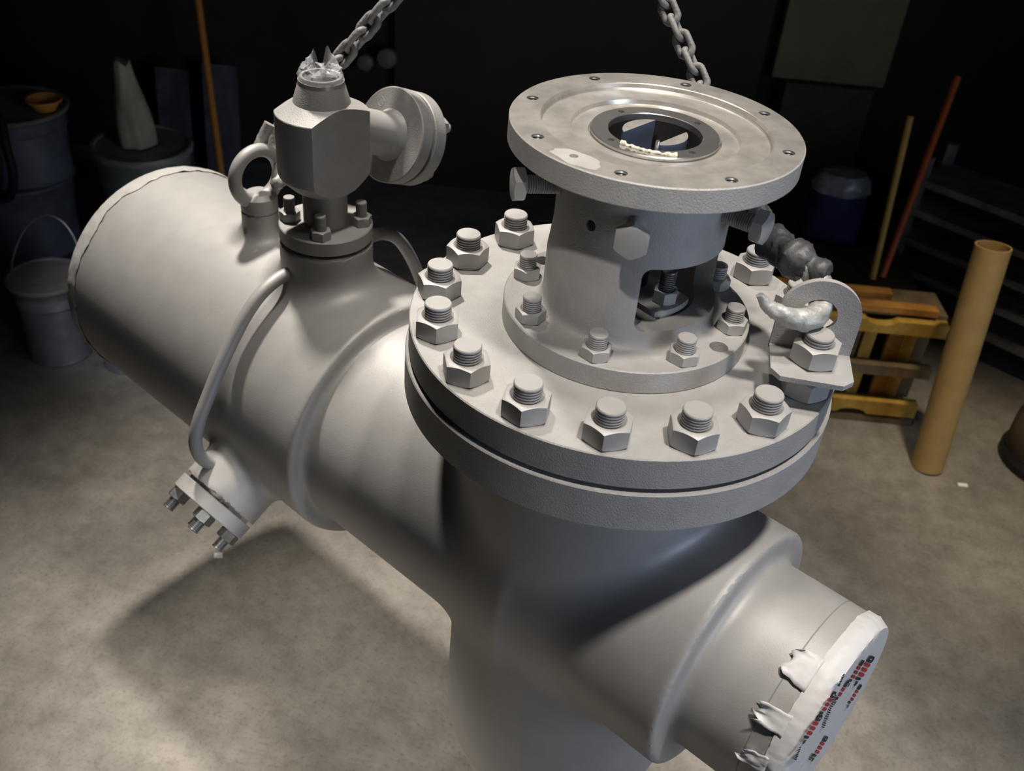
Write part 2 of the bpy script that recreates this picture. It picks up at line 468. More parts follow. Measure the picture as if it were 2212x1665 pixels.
def window_cutter(a0, a1, z0, z1, rc, r0, r1):
    # rounded rectangle in (azimuth, height), swept along the radius
    ra = rc / 0.1155
    pts = []
    for cx, cz, q in ((a1 - ra, z1 - rc, 0), (a0 + ra, z1 - rc, 1), (a0 + ra, z0 + rc, 2), (a1 - ra, z0 + rc, 3)):
        for i in range(7):
            t = (q + i / 6) * PI / 2
            pts.append((cx + ra * math.cos(t), cz + rc * math.sin(t)))
    out = []
    for i, p in enumerate(pts):       # keep long runs curved
        q = pts[(i + 1) % len(pts)]
        n = max(1, int(abs(q[0] - p[0]) / math.radians(3)))
        for j in range(n): out.append((p[0] + (q[0] - p[0]) * j / n, p[1] + (q[1] - p[1]) * j / n))
    n = len(out)
    v = [(r * math.cos(a), r * math.sin(a), z) for r in (r0, r1) for a, z in out]
    bm = bmesh.new()
    bv = [bm.verts.new(p) for p in v]
    for i in range(n): bm.faces.new((bv[i], bv[(i + 1) % n], bv[n + (i + 1) % n], bv[n + i]))
    for o in (0, n):
        es = [bm.edges.get((bv[o + i], bv[o + (i + 1) % n])) for i in range(n)]
        bmesh.ops.triangle_fill(bm, use_beauty=True, edges=es)
    bmesh.ops.recalc_face_normals(bm, faces=bm.faces)
    me = bpy.data.meshes.new('c'); bm.to_mesh(me); bm.free()
    return [tuple(q.co) for q in me.vertices], [tuple(p.vertices) for p in me.polygons]
def cyl_shape(r, h, seg=32, M=None): return lathe([(r, 0), (r, h)], seg, M=M)
def cutter_radial(az, z, r):
    d = Vector((math.cos(az), math.sin(az), 0))
    return cyl_shape(r, 0.08, 28, Matrix.Translation(d * 0.08 + Vector((0, 0, z))) @ frame(d).to_4x4())
rad = math.radians
cut = join(window_cutter(rad(-83), rad(17), 0.0600, 0.1490, 0.0135, 0.06, 0.16),
           window_cutter(rad(97), rad(197 - 12), 0.0600, 0.1490, 0.0135, 0.06, 0.16),
           cutter_radial(rad(-121), 0.1884, 0.0075),
           cyl_shape(0.0125, 0.05, 28, Matrix.Translation((0.151 * math.cos(rad(-31)), 0.151 * math.sin(rad(-31)), 0.012))),
           cyl_shape(0.0125, 0.05, 28, Matrix.Translation((0.151 * math.cos(rad(149)), 0.151 * math.sin(rad(149)), 0.012))))
put('yoke', boolean((yv, yf), cut, PAINT2, 'yoke'), valve, VO)
ystudM = mesh_of('yoke_stud', thread_shape(0.0125, -0.002, 0.0350, 0.0032), PAINT, 18)
ynutM = mesh_of('yoke_nut', nut_shape(0.0360, 0.0165, 0.0127), PAINT)
for k in range(8):
    az = rad(-10.5 - 45 * k)
    s = put('yoke_stud', ystudM, valve, VO + Vector((0.148 * math.cos(az), 0.148 * math.sin(az), 0.0329)))
    put('yoke_nut', ynutM, s, (0, 0, 0), (0, 0, [0.25, 0.5, 0.42, 0.1, 0.6, 0.3, 0.2, 0.8][k]))
# set screws round the drum
headM = mesh_of('screw_head', head_shape(0.0395, 0.0165), PAINT)
for az, out in ((-92, 0.046), (-25, 0.051), (-162, 0.056), (22, 0.045), (88, 0.045), (148, 0.045)):
    d = Vector((math.cos(rad(az)), math.sin(rad(az)), 0))
    p = d * 0.1125 + Vector((0, 0, 0.207))
    s = mk('set_screw', *join(thread_shape(0.0118, -0.012, out, 0.003)), PAINT2, valve, VO + p, frame(d))
    put('screw_head', headM, s, (0, 0, out - 0.010), (0, 0, PI / 6))
# gland plate, its studs, and the shaft inside the window
gp = []
for i in range(64):
    t = 2 * PI * i / 64
    gp.append((max(-0.2, 0.0855 * math.cos(t)), max(-0.034, min(0.034, 0.0855 * math.sin(t)))))
gm = Matrix.Rotation(rad(-40), 4, 'Z')
def dedupe(p):
    o = []
    for q in p:
        if not o or (abs(q[0] - o[-1][0]) + abs(q[1] - o[-1][1])) > 1e-5: o.append(q)
    return o
vpart('gland_plate', prism(dedupe(gp), 0.060, 0.0685, gm), PAINT2)
gstud = mesh_of('gland_stud', thread_shape(0.0105, 0.0, 0.046, 0.003), ZINC)
for sgn in (1, -1):
    p = gm @ Vector((sgn * 0.064, 0, 0.0685))
    s = put('gland_stud', gstud, valve, VO + p)
    put('gland_nut', mesh_of('gland_nut', nut_shape(0.030, 0.0185, 0.0107), PAINT2), s, (0, 0, 0), (0, 0, 0.5))
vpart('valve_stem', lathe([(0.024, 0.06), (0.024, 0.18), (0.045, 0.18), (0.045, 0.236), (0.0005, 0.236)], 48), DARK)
# top mounting flange
tf = lathe([(0.0592, 0.259), (0.182, 0.259), (0.1835, 0.2605), (0.1835, 0.2885), (0.1822, 0.290), (0.1450, 0.290), (0.1440, 0.2893), (0.1440, 0.2838), (0.1418, 0.2814),
            (0.1065, 0.2814), (0.1048, 0.2762), (0.0835, 0.2762), (0.0835, 0.272), (0.0592, 0.272)], 192, close=True)
tcut = [cyl_shape(0.0078, 0.06, 24, Matrix.Translation((0.164 * math.cos(rad(34.5 + 45 * k)), 0.164 * math.sin(rad(34.5 + 45 * k)), 0.2665))) for k in range(8)]
tcut += [cyl_shape(0.0043, 0.03, 20, Matrix.Translation((0.0695 * math.cos(rad(-47 + 90 * k)), 0.0695 * math.sin(rad(-47 + 90 * k)), 0.261))) for k in range(4)]
tcut.append(cyl_shape(0.0052, 0.02, 20, Matrix.Translation((0.160 * math.cos(rad(-122.7)), 0.160 * math.sin(rad(-122.7)), 0.2865))))
tme = boolean(tf, join(*tcut), STEEL, 'mounting_flange')
tme.materials.clear(); tme.materials.append(STEEL); tme.materials.append(PAINT2)
for p in tme.polygons:
    c_ = p.center; r_ = math.hypot(c_.x, c_.y)
    p.material_index = 1 if (r_ > 0.1827 or c_.z < 0.2592) and r_ > 0.10 else 0
# the painted patch left round the blind hole on the rim
put('mounting_flange', tme, valve, VO)
pt_a = rad(-122.7); e_r = Vector((math.cos(pt_a), math.sin(pt_a))); e_t = Vector((-math.sin(pt_a), math.cos(pt_a)))
hole_c = e_r * 0.160
pv = []
for i in range(48):
    t = 2 * PI * i / 48
    q = 1 + 0.25 * noise.noise(Vector((math.cos(t) * 1.7, math.sin(t) * 1.7, 3)))
    p = hole_c + e_t * (0.006 + 0.034 * math.cos(t) * q) + e_r * (0.003 + 0.0165 * math.sin(t) * q)
    if p.length > 0.1818: p = p.normalized() * 0.1818
    pv.append((p.x, p.y, 0.29015))
for i in range(48):
    t = 2 * PI * i / 48
    p = hole_c + (e_t * math.cos(t) + e_r * math.sin(t)) * 0.0053
    pv.append((p.x, p.y, 0.29015))
vpart('paint_patch', (pv, [(i, (i + 1) % 48, 48 + (i + 1) % 48, 48 + i) for i in range(48)]), PAINT2, label='grey overspray patch on the bare flange face')
# thread inserts of the eight tapped holes
for k in range(8):
    a_ = rad(34.5 + 45 * k)
    prof = []
    for q in range(7):
        z = 0.267 + q * 0.0031
        prof += [(0.0078, z), (0.0067, z + 0.0011), (0.0067, z + 0.0016)]
    vpart('thread_hole', lathe(prof + [(0.0078, 0.2885)], 28, cap=False), ZINC, at=(0.164 * math.cos(a_), 0.164 * math.sin(a_), 0))
ring = lathe([(0.0592, 0.2725), (0.0815, 0.2725), (0.0815, 0.2798), (0.0802, 0.2810), (0.0602, 0.2810), (0.0592, 0.2802)], 128, close=True)
rcut = join(*[cyl_shape(0.0043, 0.02, 20, Matrix.Translation((0.0695 * math.cos(rad(-47 + 90 * k)), 0.0695 * math.sin(rad(-47 + 90 * k)), 0.2690))) for k in range(4)])
put('bearing_cover', boolean(ring, rcut, BRIGHT, 'bearing_cover'), valve, VO)
vpart('bore_liner', lathe([(0.0592, 0.19), (0.0592, 0.2725)], 96, cap=False), DARK)
# slotted coupling inside the bore: two segments of a disc
def segment(R, a0, a1, z0, z1):
    pts = [(R * math.cos(a0 + (a1 - a0) * i / 24), R * math.sin(a0 + (a1 - a0) * i / 24)) for i in range(25)]
    return prism(pts, z0, z1)
dirc = rad(57)
for s_ in (1, -1):
    c_ = dirc + s_ * PI / 2
    o = vpart('coupling_jaw', segment(0.041, c_ - rad(54), c_ + rad(54), 0.235, 0.280), BLUEMET, mats=[BLUEMET, STEEL])
    for p in o.data.polygons:
        if p.normal.z > 0.9: p.material_index = 1
vpart('dowel_pin', lathe([(0.0026, 0.236), (0.0026, 0.2873), (0.0022, 0.2880), (0.0004, 0.2880)], 20), BRIGHT, at=(0.005, -0.047, 0))

# bleed fitting above the big pipe
NP = A0 + ax * -0.6457; NP = Vector((NP.x, NP.y, 0))
vpart('cap_gasket', lathe([(0.01, -0.133), (0.0745, -0.136), (0.0745, -0.126), (0.01, -0.126)], 96), DARK, at=NP)
vpart('nozzle_cap', lathe([(0.01, -0.1275)] + disc(0.0832, -0.1275, -0.1006, 0.0018), 128), PAINT2, at=NP)
cstM = mesh_of('cap_stud', thread_shape(0.0098, -0.001, 0.0435, 0.0028), PAINT, 18)
cnuM = mesh_of('cap_nut', nut_shape(0.0325, 0.0175, 0.0100), PAINT)
for k in range(4):
    a_ = rad(-79 + 90 * k)
    s = put('cap_stud', cstM, valve, VO + NP + Vector((0.0635 * math.cos(a_), 0.0635 * math.sin(a_), -0.1006)))
    put('cap_nut', cnuM, s, (0, 0, 0), (0, 0, [0.0, 0.5, 0.2, 0.35][k]))
vpart('neck', lathe([(0.0392, -0.1006), (0.0392, -0.02), (0.01, -0.02)], 96), at=NP)
def block():
    bm = bmesh.new()
    v, f = lathe([(0.0005, -0.046), (0.030, -0.044), (0.0560, -0.0295), (0.0745, -0.012), (0.0782, -0.006), (0.0793, 0.001), (0.0793, 0.1035), (0.0785, 0.1050), (0.054, 0.1175), (0.0480, 0.1215), (0.0352, 0.1635), (0.0345, 0.1645), (0.0300, 0.1645), (0.0300, 0.115), (0.0005, 0.115)], 160)
    vs = [bm.verts.new(p) for p in v]
    for q in f: bm.faces.new([vs[i] for i in q])
    for sg in (1, -1):
        r = bmesh.ops.bisect_plane(bm, geom=bm.verts[:] + bm.edges[:] + bm.faces[:], plane_co=ax * (0.0493 * sg), plane_no=ax * sg, clear_outer=True)
        es = [e for e in r['geom_cut'] if isinstance(e, bmesh.types.BMEdge)]
        bmesh.ops.contextual_create(bm, geom=es)
    bmesh.ops.remove_doubles(bm, verts=bm.verts, dist=1e-6)
    bmesh.ops.recalc_face_normals(bm, faces=bm.faces)
    me = bpy.data.meshes.new('fitting_block'); bm.to_mesh(me); bm.free()
    me.materials.append(PAINT2); me.shade_smooth(); me.set_sharp_from_angle(angle=rad(22))
    return me
put('fitting_block', block(), valve, VO + NP)
psi, eps = rad(56.5), rad(21)
sd = Vector((math.cos(psi) * math.cos(eps), math.sin(psi) * math.cos(eps), -math.sin(eps)))
SP = NP + Vector((0, 0, 0.0832))
SM = frame(sd)
vpart('side_pipe', lathe([(0.039, 0.03), (0.039, 0.142), (0.041, 0.149), (0.047, 0.1565)], 96), rot=SM, at=SP)
vpart('side_flange', lathe([(0.01, 0.156)] + disc(0.0855, 0.156, 0.1825, 0.0018), 128), PAINT2, rot=SM, at=SP)
vpart('side_gasket', lathe([(0.01, 0.181), (0.073, 0.181), (0.073, 0.192), (0.01, 0.190)], 96), DARK, rot=SM, at=SP)
vpart('blind_flange', lathe([(0.01, 0.1905)] + disc(0.0850, 0.1905, 0.2185, 0.0018), 128), PAINT2, rot=SM, at=SP)
sbolt = mesh_of('flange_bolt', thread_shape(0.0085, 0.0, 0.030, 0.0028), PAINT)
sbnut = mesh_of('flange_nut', nut_shape(0.030, 0.016, 0.0088), PAINT)
bend = mesh_of('bolt_end', lathe([(0.0088, -0.0012), (0.0088, -0.0001), (0.0080, 0.0003), (0.0076, -0.0001), (0.0004, -0.0001)], 32), PAINT2)
su = sd.cross(Z3).normalized(); sv_ = sd.cross(su)
for k in range(4):
    a_ = rad(-40 + 90 * k)
    q = (su * math.cos(a_) + sv_ * math.sin(a_)) * 0.0635 + sd * 0.2185
    b_ = put('flange_bolt', sbolt, valve, VO + SP + q, SM)
    put('flange_nut', sbnut, b_, (0, 0, 0), (0, 0, 0.4))
    put('bolt_end', bend, b_, (0, 0, 0.156 - 0.2185), (PI, 0, 0))
# lifting eye on its boss
EP = A0 + ax * -0.845; EP = Vector((EP.x, EP.y, 0))
vpart('eyebolt_collar', lathe([(0.0335, -0.1535), (0.0335, -0.1515), (0.0352, -0.150), (0.0352, -0.130), (0.0335, -0.1245), (0.022, -0.1175), (0.0005, -0.1170)], 96), at=EP)
eyec = EP + Vector((0, 0, -0.0845))
rp = [eyec + (nn * math.cos(t) + Vector((0, 0, 1)) * math.sin(t)) * 0.0495 for t in [2 * PI * i / 72 for i in range(72)]]
vpart('eyebolt_ring', tube(rp, [0.0125 + 0.003 * max(0, -math.sin(2 * PI * i / 72)) ** 3 for i in range(72)], 24, closed=True), PAINT)
# drain cover below the pipe
th = 0.5078
drd = -nn * math.cos(th) - Vector((0, 0, 1)) * math.sin(th)
DM = frame(drd)
DP = A0 + ax * -0.651
vpart('drain_gasket', lathe([(0.01, 0.3115), (0.066, 0.3115), (0.066, 0.3205), (0.01, 0.3205)], 64), DARK, rot=DM, at=DP)
vpart('drain_spacer', lathe([(0.0665, 0.312), (0.071, 0.312), (0.071, 0.320), (0.0665, 0.320)], 12, close=True), BRIGHT, rot=DM, at=DP, label='bright spacer ring in the drain cover gap')
vpart('drain_cover', lathe([(0.01, 0.3195)] + disc(0.0815, 0.3195, 0.3475, 0.0015), 128), rot=DM, at=DP)
dstM = mesh_of('drain_stud', thread_shape(0.0112, -0.036, 0.0415, 0.0030), ZINC, 18)
dnuM = mesh_of('drain_nut', nut_shape(0.0345, 0.0200, 0.0114), ZINC)
ua = DM.inverted() @ ax
a_off = math.atan2(ua.y, ua.x)
for k in range(4):
    t = rad(-42 + 90 * k)
    q = (ax * math.cos(t) + drd.cross(ax) * math.sin(t)) * 0.0595 + drd * 0.3475
    s = put('drain_stud', dstM, valve, VO + DP + q, DM); s['label'] = 'dark unpainted stud'
    put('drain_nut', dnuM, s, (0, 0, 0), (0, 0, 0.3 + 0.2 * k))
# balance pipes from the top nozzle round the body
def pn(s, n_, z): return A0 + ax * s + nn * n_ + Vector((0, 0, z))
p1 = [pn(-0.655, -0.052, 0.257), pn(-0.657, -0.09, 0.266), pn(-0.657, -0.135, 0.252), pn(-0.657, -0.172, 0.222), pn(-0.657, -0.205, 0.182), pn(-0.657, -0.238, 0.135), pn(-0.657, -0.268, 0.086),
      pn(-0.657, -0.293, 0.041), pn(-0.657, -0.305, 0.002), pn(-0.657, -0.300, -0.035), pn(-0.657, -0.284, -0.062), pn(-0.657, -0.262, -0.085)]
vpart('balance_pipe', tube(smooth_path(p1, 6), 0.0122, 24), PAINT)
p2 = [pn(-0.655, 0.06, 0.272), pn(-0.655, 0.115, 0.276), pn(-0.655, 0.150, 0.270), pn(-0.655, 0.186, 0.245), pn(-0.655, 0.218, 0.198), pn(-0.655, 0.242, 0.148), pn(-0.655, 0.262, 0.095), pn(-0.655, 0.275, 0.04), pn(-0.655, 0.268, -0.01), pn(-0.655, 0.24, -0.04)]
vpart('balance_pipe', tube(smooth_path(p2, 6), 0.0122, 24), PAINT)

# ------------------------------------------------------------------ wraps on the open ends
def on_face(px, s):                                  # where a mark on the taped end sits, in its own plane
    d = F + RT * ((px[0] - W / 2) / FPX) - UP * ((px[1] - H / 2) / FPX)
    p0 = A0 + ax * s + PB
    t = (p0 - CAM).dot(ax) / d.dot(ax)
    return CAM + d * t - PB
def end_wrap(name, label, s_edge, s_face, r0, r1, jag, m, sign, seed, marks=None, torn=0.02):
    segs = 220; V = []; Fc = []; MI = []
    steps = [0, 0.25, 0.5, 0.75, 0.93, 1.0]
    ctr = A0 + ax * s_face
    rows = []
    for k, t in enumerate(steps):
        row = []
        for i in range(segs):
            a_ = 2 * PI * i / segs
            j = noise.noise(Vector((math.cos(a_) * 4, math.sin(a_) * 4, seed))) + 0.7 * noise.noise(Vector((math.cos(a_) * 15, math.sin(a_) * 15, seed + 4)))
            low = max(0.15, min(1, 0.55 - 0.6 * math.sin(a_)))
            j = 0.55 * j + 0.8 * noise.noise(Vector((math.cos(a_) * 2.2, math.sin(a_) * 2.2, seed + 30)))
            se = s_edge + sign * jag * j * (low if sign > 0 else 1)
            s = se + (s_face - se) * t
            w = noise.noise(Vector((math.cos(a_) * 9, math.sin(a_) * 9, seed + 9 + t * 3)))
            r = r0 + (r1 - r0) * max(0, (t - 0.5) / 0.5) + (0.0030 * abs(w) + 0.0018 * abs(noise.noise(Vector((math.cos(a_) * 22, math.sin(a_) * 22, t * 9 + seed))))) * (1 if 0 < k < 5 else 0.35) + (0.0035 * max(0, w) if k == 0 else 0)
            row.append(len(V)); V.append(ctr - ax * s_face + ax * s + (nn * math.cos(a_) + Z3 * math.sin(a_)) * r)
        rows.append(row)
    for fr in (0.9, 0.6, 0.3):
        row = []
        for i in range(segs):
            a_ = 2 * PI * i / segs
            w = 0.0008 * noise.noise(Vector((math.cos(a_) * fr * 6, math.sin(a_) * fr * 6, seed + 20)))
            row.append(len(V)); V.append(ctr + ax * (w + sign * 0.0006) + (nn * math.cos(a_) + Z3 * math.sin(a_)) * r1 * fr)
        rows.append(row)
    for a, b in zip(rows, rows[1:]):
        for i in range(segs):
            j = (i + 1) % segs
            q = (a[i], a[j], b[j], b[i]); Fc.append(q if sign < 0 else q[::-1]); MI.append(0)
    c0 = len(V); V.append(ctr)
    for i in range(segs):
        Fc.append((rows[-1][i], rows[-1][(i + 1) % segs], c0)); MI.append(0)
    for (pts, mi) in (marks or []):
        o = len(V)
        for p in pts: V.append(on_face(p, s_face + sign * 0.0022))
        Fc.append(tuple(range(o, o + len(pts)))); MI.append(mi)
    off = ctr - Vector((0, 0, r1))
    o = mk(name, [v - off for v in V], Fc, m, None, off + PB, None, 40, mats=[m, INKB, INKR], mi=MI)
    return tag(o, label, 'wrapping')
D1 = Vector((-0.515, 0.857)); D2 = Vector((0.857, 0.515))  # along and across the printed lines
def blk(x, y, l, w, mi, sk=0.25, n=10):
    pts = []
    for i in range(n):
        t = 2 * PI * i / n
        u = max(-1, min(1, 1.25 * math.cos(t))) * l * 1.1; v = max(-1, min(1, 1.25 * math.sin(t))) * w * 1.35
        p = Vector((x, y)) + D1 * u + D2 * (v) + Vector((0, -1)) * v * sk
        pts.append((p.x, p.y))
    return (pts, mi)
marks = []
def word(x, y, n_red, sc=1.0, w=1.0):
    # a printed word: one big black character, red ones, then black ones
    p = Vector((x, y)); st = D1 * 12.2 * sc
    marks.append(blk(p.x, p.y, 7.5 * sc, 5.2 * w, 1))
    marks.append(([(q[0] + 1.5, q[1] + 1.0) for q in blk(p.x, p.y, 1.8 * sc, 2.2 * w, 0)[0]], 0))
    p = p + D1 * 14.5 * sc
    for i in range(n_red):
        marks.append(blk(p.x, p.y, 4.0 * sc, 5.0 * w, 2)); p = p + st
    marks.append(blk(p.x - 1, p.y - 2, 3.2 * sc, 4.6 * w, 1)); p = p + D1 * 10 * sc
    marks.append(blk(p.x, p.y, 5.0 * sc, 2.6 * w, 1, 0.9))
def fine(x0, y0, x1, y1, n):
    for i in range(n):
        t = (i + 0.5) / n
        x = x0 + (x1 - x0) * t; y = y0 + (y1 - y0) * t
        marks.append(blk(x, y, 1.6, 1.5 + (i % 3) * 0.5, 1, 0.3, 6))
word(1881, 1424, 3, 1.0, 1.0); word(1862, 1432, 3, 0.9, 0.55)
word(1800, 1500, 3, 0.95, 0.75); word(1829, 1477, 2, 1.0, 0.5); word(1769, 1550, 3, 1.0, 1.0)
word(1783, 1596, 3, 0.85, 0.7); word(1857, 1484, 3, 0.8, 0.5)
fine(1824, 1455, 1811, 1482, 9); fine(1806, 1500, 1778, 1573, 16); fine(1729, 1613, 1718, 1642, 8); fine(1757, 1627, 1749, 1642, 4)
WS = 0.4645
tape_end = end_wrap('end_wrap', 'torn white printed tape closing the near right pipe end', 0.432, WS, 0.1600, 0.1525, 0.022, WHITE, 1, 2.0, marks)
far_end = end_wrap('end_wrap', 'painted-over tape wrapped round the far left pipe end', -1.175, -1.2095, 0.2462, 0.2440, 0.013, GREYTAPE, -1, 11.0)
def flap(s0, a0, ls, la, lift, seed, par):           # a torn scrap of tape standing off the pipe
    n = 9; v = []; f = []
    for i in range(n):
        for j in range(n):
            u, w = i / (n - 1), j / (n - 1) * 2 - 1
            e = 1 + 0.45 * noise.noise(Vector((w * 2.1, seed, 1))) + 0.2 * noise.noise(Vector((w * 6, seed, 2)))
            s_ = s0 - ls * u * e
            aa = a0 + la * w * (1 - 0.25 * u * u + 0.2 * noise.noise(Vector((u * 3, seed, 5 + (w > 0)))))
            r = 0.1612 + lift * u * u * (0.6 + 0.6 * noise.noise(Vector((w * 1.6, u * 2, seed)))) + 0.0012 * noise.noise(Vector((u * 4, w * 4, seed + 8))) + 0.003 * max(0, abs(w) - 0.7) * u * 3 * lift / 0.008
            v.append(A0 + ax * s_ + (nn * math.cos(aa) + Z3 * math.sin(aa)) * r + PB - par.location)
    for i in range(n - 1):
        for j in range(n - 1): f.append((i * n + j, i * n + j + 1, (i + 1) * n + j + 1, (i + 1) * n + j))
    o = mk('torn_flap', v, f, WHITE, par, (0, 0, 0), None, 40)
    md = o.modifiers.new('thickness', 'SOLIDIFY'); md.thickness = 0.0006
    return o
flap(0.436, rad(118), 0.034, 0.16, 0.006, 1.5, tape_end)
flap(0.440, rad(146), 0.046, 0.10, 0.011, 7.3, tape_end)
flap(0.440, rad(170), 0.034, 0.09, 0.007, 3.7, tape_end)
flap(0.440, rad(190), 0.038, 0.09, 0.009, 9.1, tape_end)
flap(0.440, rad(212), 0.044, 0.10, 0.008, 5.9, tape_end)
vpart('tape_line', lathe([(0.1578, -0.0012), (0.1589, -0.0008), (0.1589, 0.0008), (0.1578, 0.0012)], 160, cap=False), mat('line_grey', (0.24, 0.235, 0.23), 0.6), rot=frame(ax), at=A0 + ax * 0.404, label='thin darker line round the near pipe end')
# clear plastic over the cone
PLAST = bpy.data.materials.new('clear_plastic'); PLAST.use_nodes = True
nt = PLAST.node_tree; b = nt.nodes['Principled BSDF']
b.inputs['Base Color'].default_value = (0.9, 0.92, 0.95, 1); b.inputs['Roughness'].default_value = 0.12
b.inputs['Transmission Weight'].default_value = 0.0; b.inputs['Alpha'].default_value = 0.32
b.inputs['Specular IOR Level'].default_value = 1.0
def plastic():
    V = []; Fc = []; sg = 60; N = 13
    peaks = [(2.6, 0.030), (1.2, 0.036), (0.4, 0.012), (4.1, 0.020), (5.3, 0.016), (3.4, 0.022)]
    for k in range(N):
        t = k / (N - 1)
        for i in range(sg):
            a_ = 2 * PI * i / sg
            pk = sum(h * max(0, math.cos(a_ - p)) ** 18 for p, h in peaks)
            z = 0.150 + 0.024 * min(1, t * 2.2) + pk * max(0, t - 0.35) / 0.65
            r = 0.0378 - 0.002 * t if t < 0.3 else 0.0372 * (1 - ((t - 0.3) / 0.7) ** 1.3 * (0.72 - 6 * pk))
            w = noise.noise(Vector((math.cos(a_) * 2.6, math.sin(a_) * 2.6, t * 4)))
            w2 = noise.noise(Vector((math.cos(a_) * 7, math.sin(a_) * 7, t * 9 + 5)))
            r *= 1 + (0.16 * w + 0.10 * w2) * min(1, t * 2.5)
            z += 0.005 * w2 * t
            V.append(Vector((r * math.cos(a_), r * math.sin(a_), z)))
    for k in range(N - 1):
        for i in range(sg):
            j = (i + 1) % sg
            Fc.append((k * sg + i, k * sg + j, (k + 1) * sg + j, (k + 1) * sg + i))
    base = Vector((0, 0, 0.150))
    return tag(mk('plastic_wrap', [v - base for v in V], Fc, PLAST, None, PB + NP + base, None, 12), 'crumpled clear plastic taped over the cone on the bleed fitting', 'plastic wrap')
pw = plastic()
mk('tape_band', *lathe([(0.0362, 0.002), (0.0388, 0.002), (0.0380, 0.0085), (0.0362, 0.0085)], 64, close=True), mat('band', (0.45, 0.46, 0.47), 0.25, 0.2), pw, (0, 0, 0))
# fibre strip left on the bearing cover
sp = []
for i in range(22):
    t = i / 21
    x = -0.038 + 0.068 * t; y = -0.0555 - 0.0145 * t - 0.007 * math.sin(t * PI)
    sp.append(Vector((x, y, 0.2825 + 0.0006 * math.sin(i * 1.9))))
sp0 = Vector((sp[0].x, sp[0].y, 0.2811))
sv, sf_ = tube(smooth_path(sp, 3), [0.0017 + 0.0006 * noise.noise(Vector((i * 0.33, 1, 2))) + (0.0011 if i > 50 or i < 5 else 0) for i in range(64)], 8)
sv = [Vector(v) + 0.0012 * Vector(noise.noise_vector(Vector(v) * 300)) - sp0 for v in sv]
tag(mk('fibre_strip', sv, sf_, RAG, None, sp0 + PB, None, 60), 'frayed cream fibre strip lying on the bearing cover ring', 'strip')

# ------------------------------------------------------------------ chains
APEX = Vector((-0.217, 0.555, 0.590))
def link_shape(pitch, r, width):
    hw = width / 2 - r; hl = pitch / 2 + r - hw
    p = []
    for i in range(13): t = -PI / 2 + PI * i / 12; p.append(Vector((0, hw * math.sin(t), 0)) + Vector((hl + hw * math.cos(t), 0, 0)))
    for i in range(13): t = PI / 2 + PI * i / 12; p.append(Vector((0, hw * math.sin(t), 0)) + Vector((-hl + hw * math.cos(t), 0, 0)))
    v, f = tube(p, r, 14, closed=True)
    v = [tuple(Vector(q) + 0.0006 * Vector(noise.noise_vector(Vector(q) * 160))) for q in v]
    return v, f
PITCH = 0.0285
linkM = mesh_of('chain_link', link_shape(PITCH, 0.0047, 0.0300), CHAINM, 80)
linkM2 = mesh_of('chain_link', link_shape(0.034, 0.0064, 0.0380), CHAINM, 80)
def chain(name, label, a, b, base, twist, PITCH=PITCH, linkM=linkM):
    t = thing(name, label, 'chain', PB + base)
    d = b - a; n = max(1, int(round(d.length / PITCH))); q = d.normalized().to_track_quat('X', 'Z')
    for i in range(n):
        p = a + d * ((i + 0.5) / n)
        m = q.to_matrix() @ Matrix.Rotation(twist + (PI / 2) * (i % 2) + random.uniform(-0.12, 0.12), 3, 'X')
        put('chain_link', linkM, t, p - base, m)
    return t
def lumpy(path, radii, amp, fr, seg=22):
    v, f = tube(path, radii, seg)
    out = []
    for q in v:
        q = Vector(q)
        out.append(q + amp * Vector(noise.noise_vector(q * fr)) + amp * 0.6 * Vector(noise.noise_vector(q * fr * 2.7)))
    return out, f
# right-hand chain, hooked in the lug
hb = Vector((0.160, 0.105, 0.143))
hp = smooth_path([(0.160, -0.104, 0.134), (0.172, -0.104, 0.122), (0.190, -0.102, 0.1115), (0.212, -0.098, 0.1035), (0.231, -0.090, 0.1045), (0.2415, -0.074, 0.109), (0.2435, -0.052, 0.1185), (0.238, -0.036, 0.130), (0.219, -0.020, 0.139), (0.192, 0.008, 0.140)], 7)
n_ = len(hp)
hr = [0.0055 + 0.0115 * min(1, i / (n_ * 0.45)) for i in range(n_)]
hr = [min(r, 0.0150) for r in hr]
base = hp[0]
ch = chain('chain_sling', 'grey chain and hook rising from the lug on the bolted flange', hb + (APEX - hb).normalized() * 0.010, APEX, base, 0.5)
hv, hf = lumpy(hp, hr, 0.0022, 75)
hk = mk('hook', [Vector(v) - base for v in hv], hf, HOOKM, ch, (0, 0, 0), None, 80)
wp = smooth_path([(0.247, -0.032, 0.133), (0.234, -0.028, 0.137), (0.219, -0.018, 0.1395), (0.203, 0.000, 0.140), (0.189, 0.016, 0.138), (0.176, 0.044, 0.140), (0.167, 0.075, 0.142), (0.161, 0.103, 0.147)], 8)
wr = []
for i in range(len(wp)):
    t = i / (len(wp) - 1)
    wr.append(0.0135 + 0.0105 * math.sin(min(1, t * 1.15) * PI) + 0.0035 * math.sin(t * 21))
wv, wf = lumpy(wp, wr, 0.0042, 62, 26)
o = mk('tape_wrap', [Vector(v) - base for v in wv], wf, TAPEM, hk, (0, 0, 0), None, 50); o['label'] = 'dark lumpy tape wrapped round the hook shank'
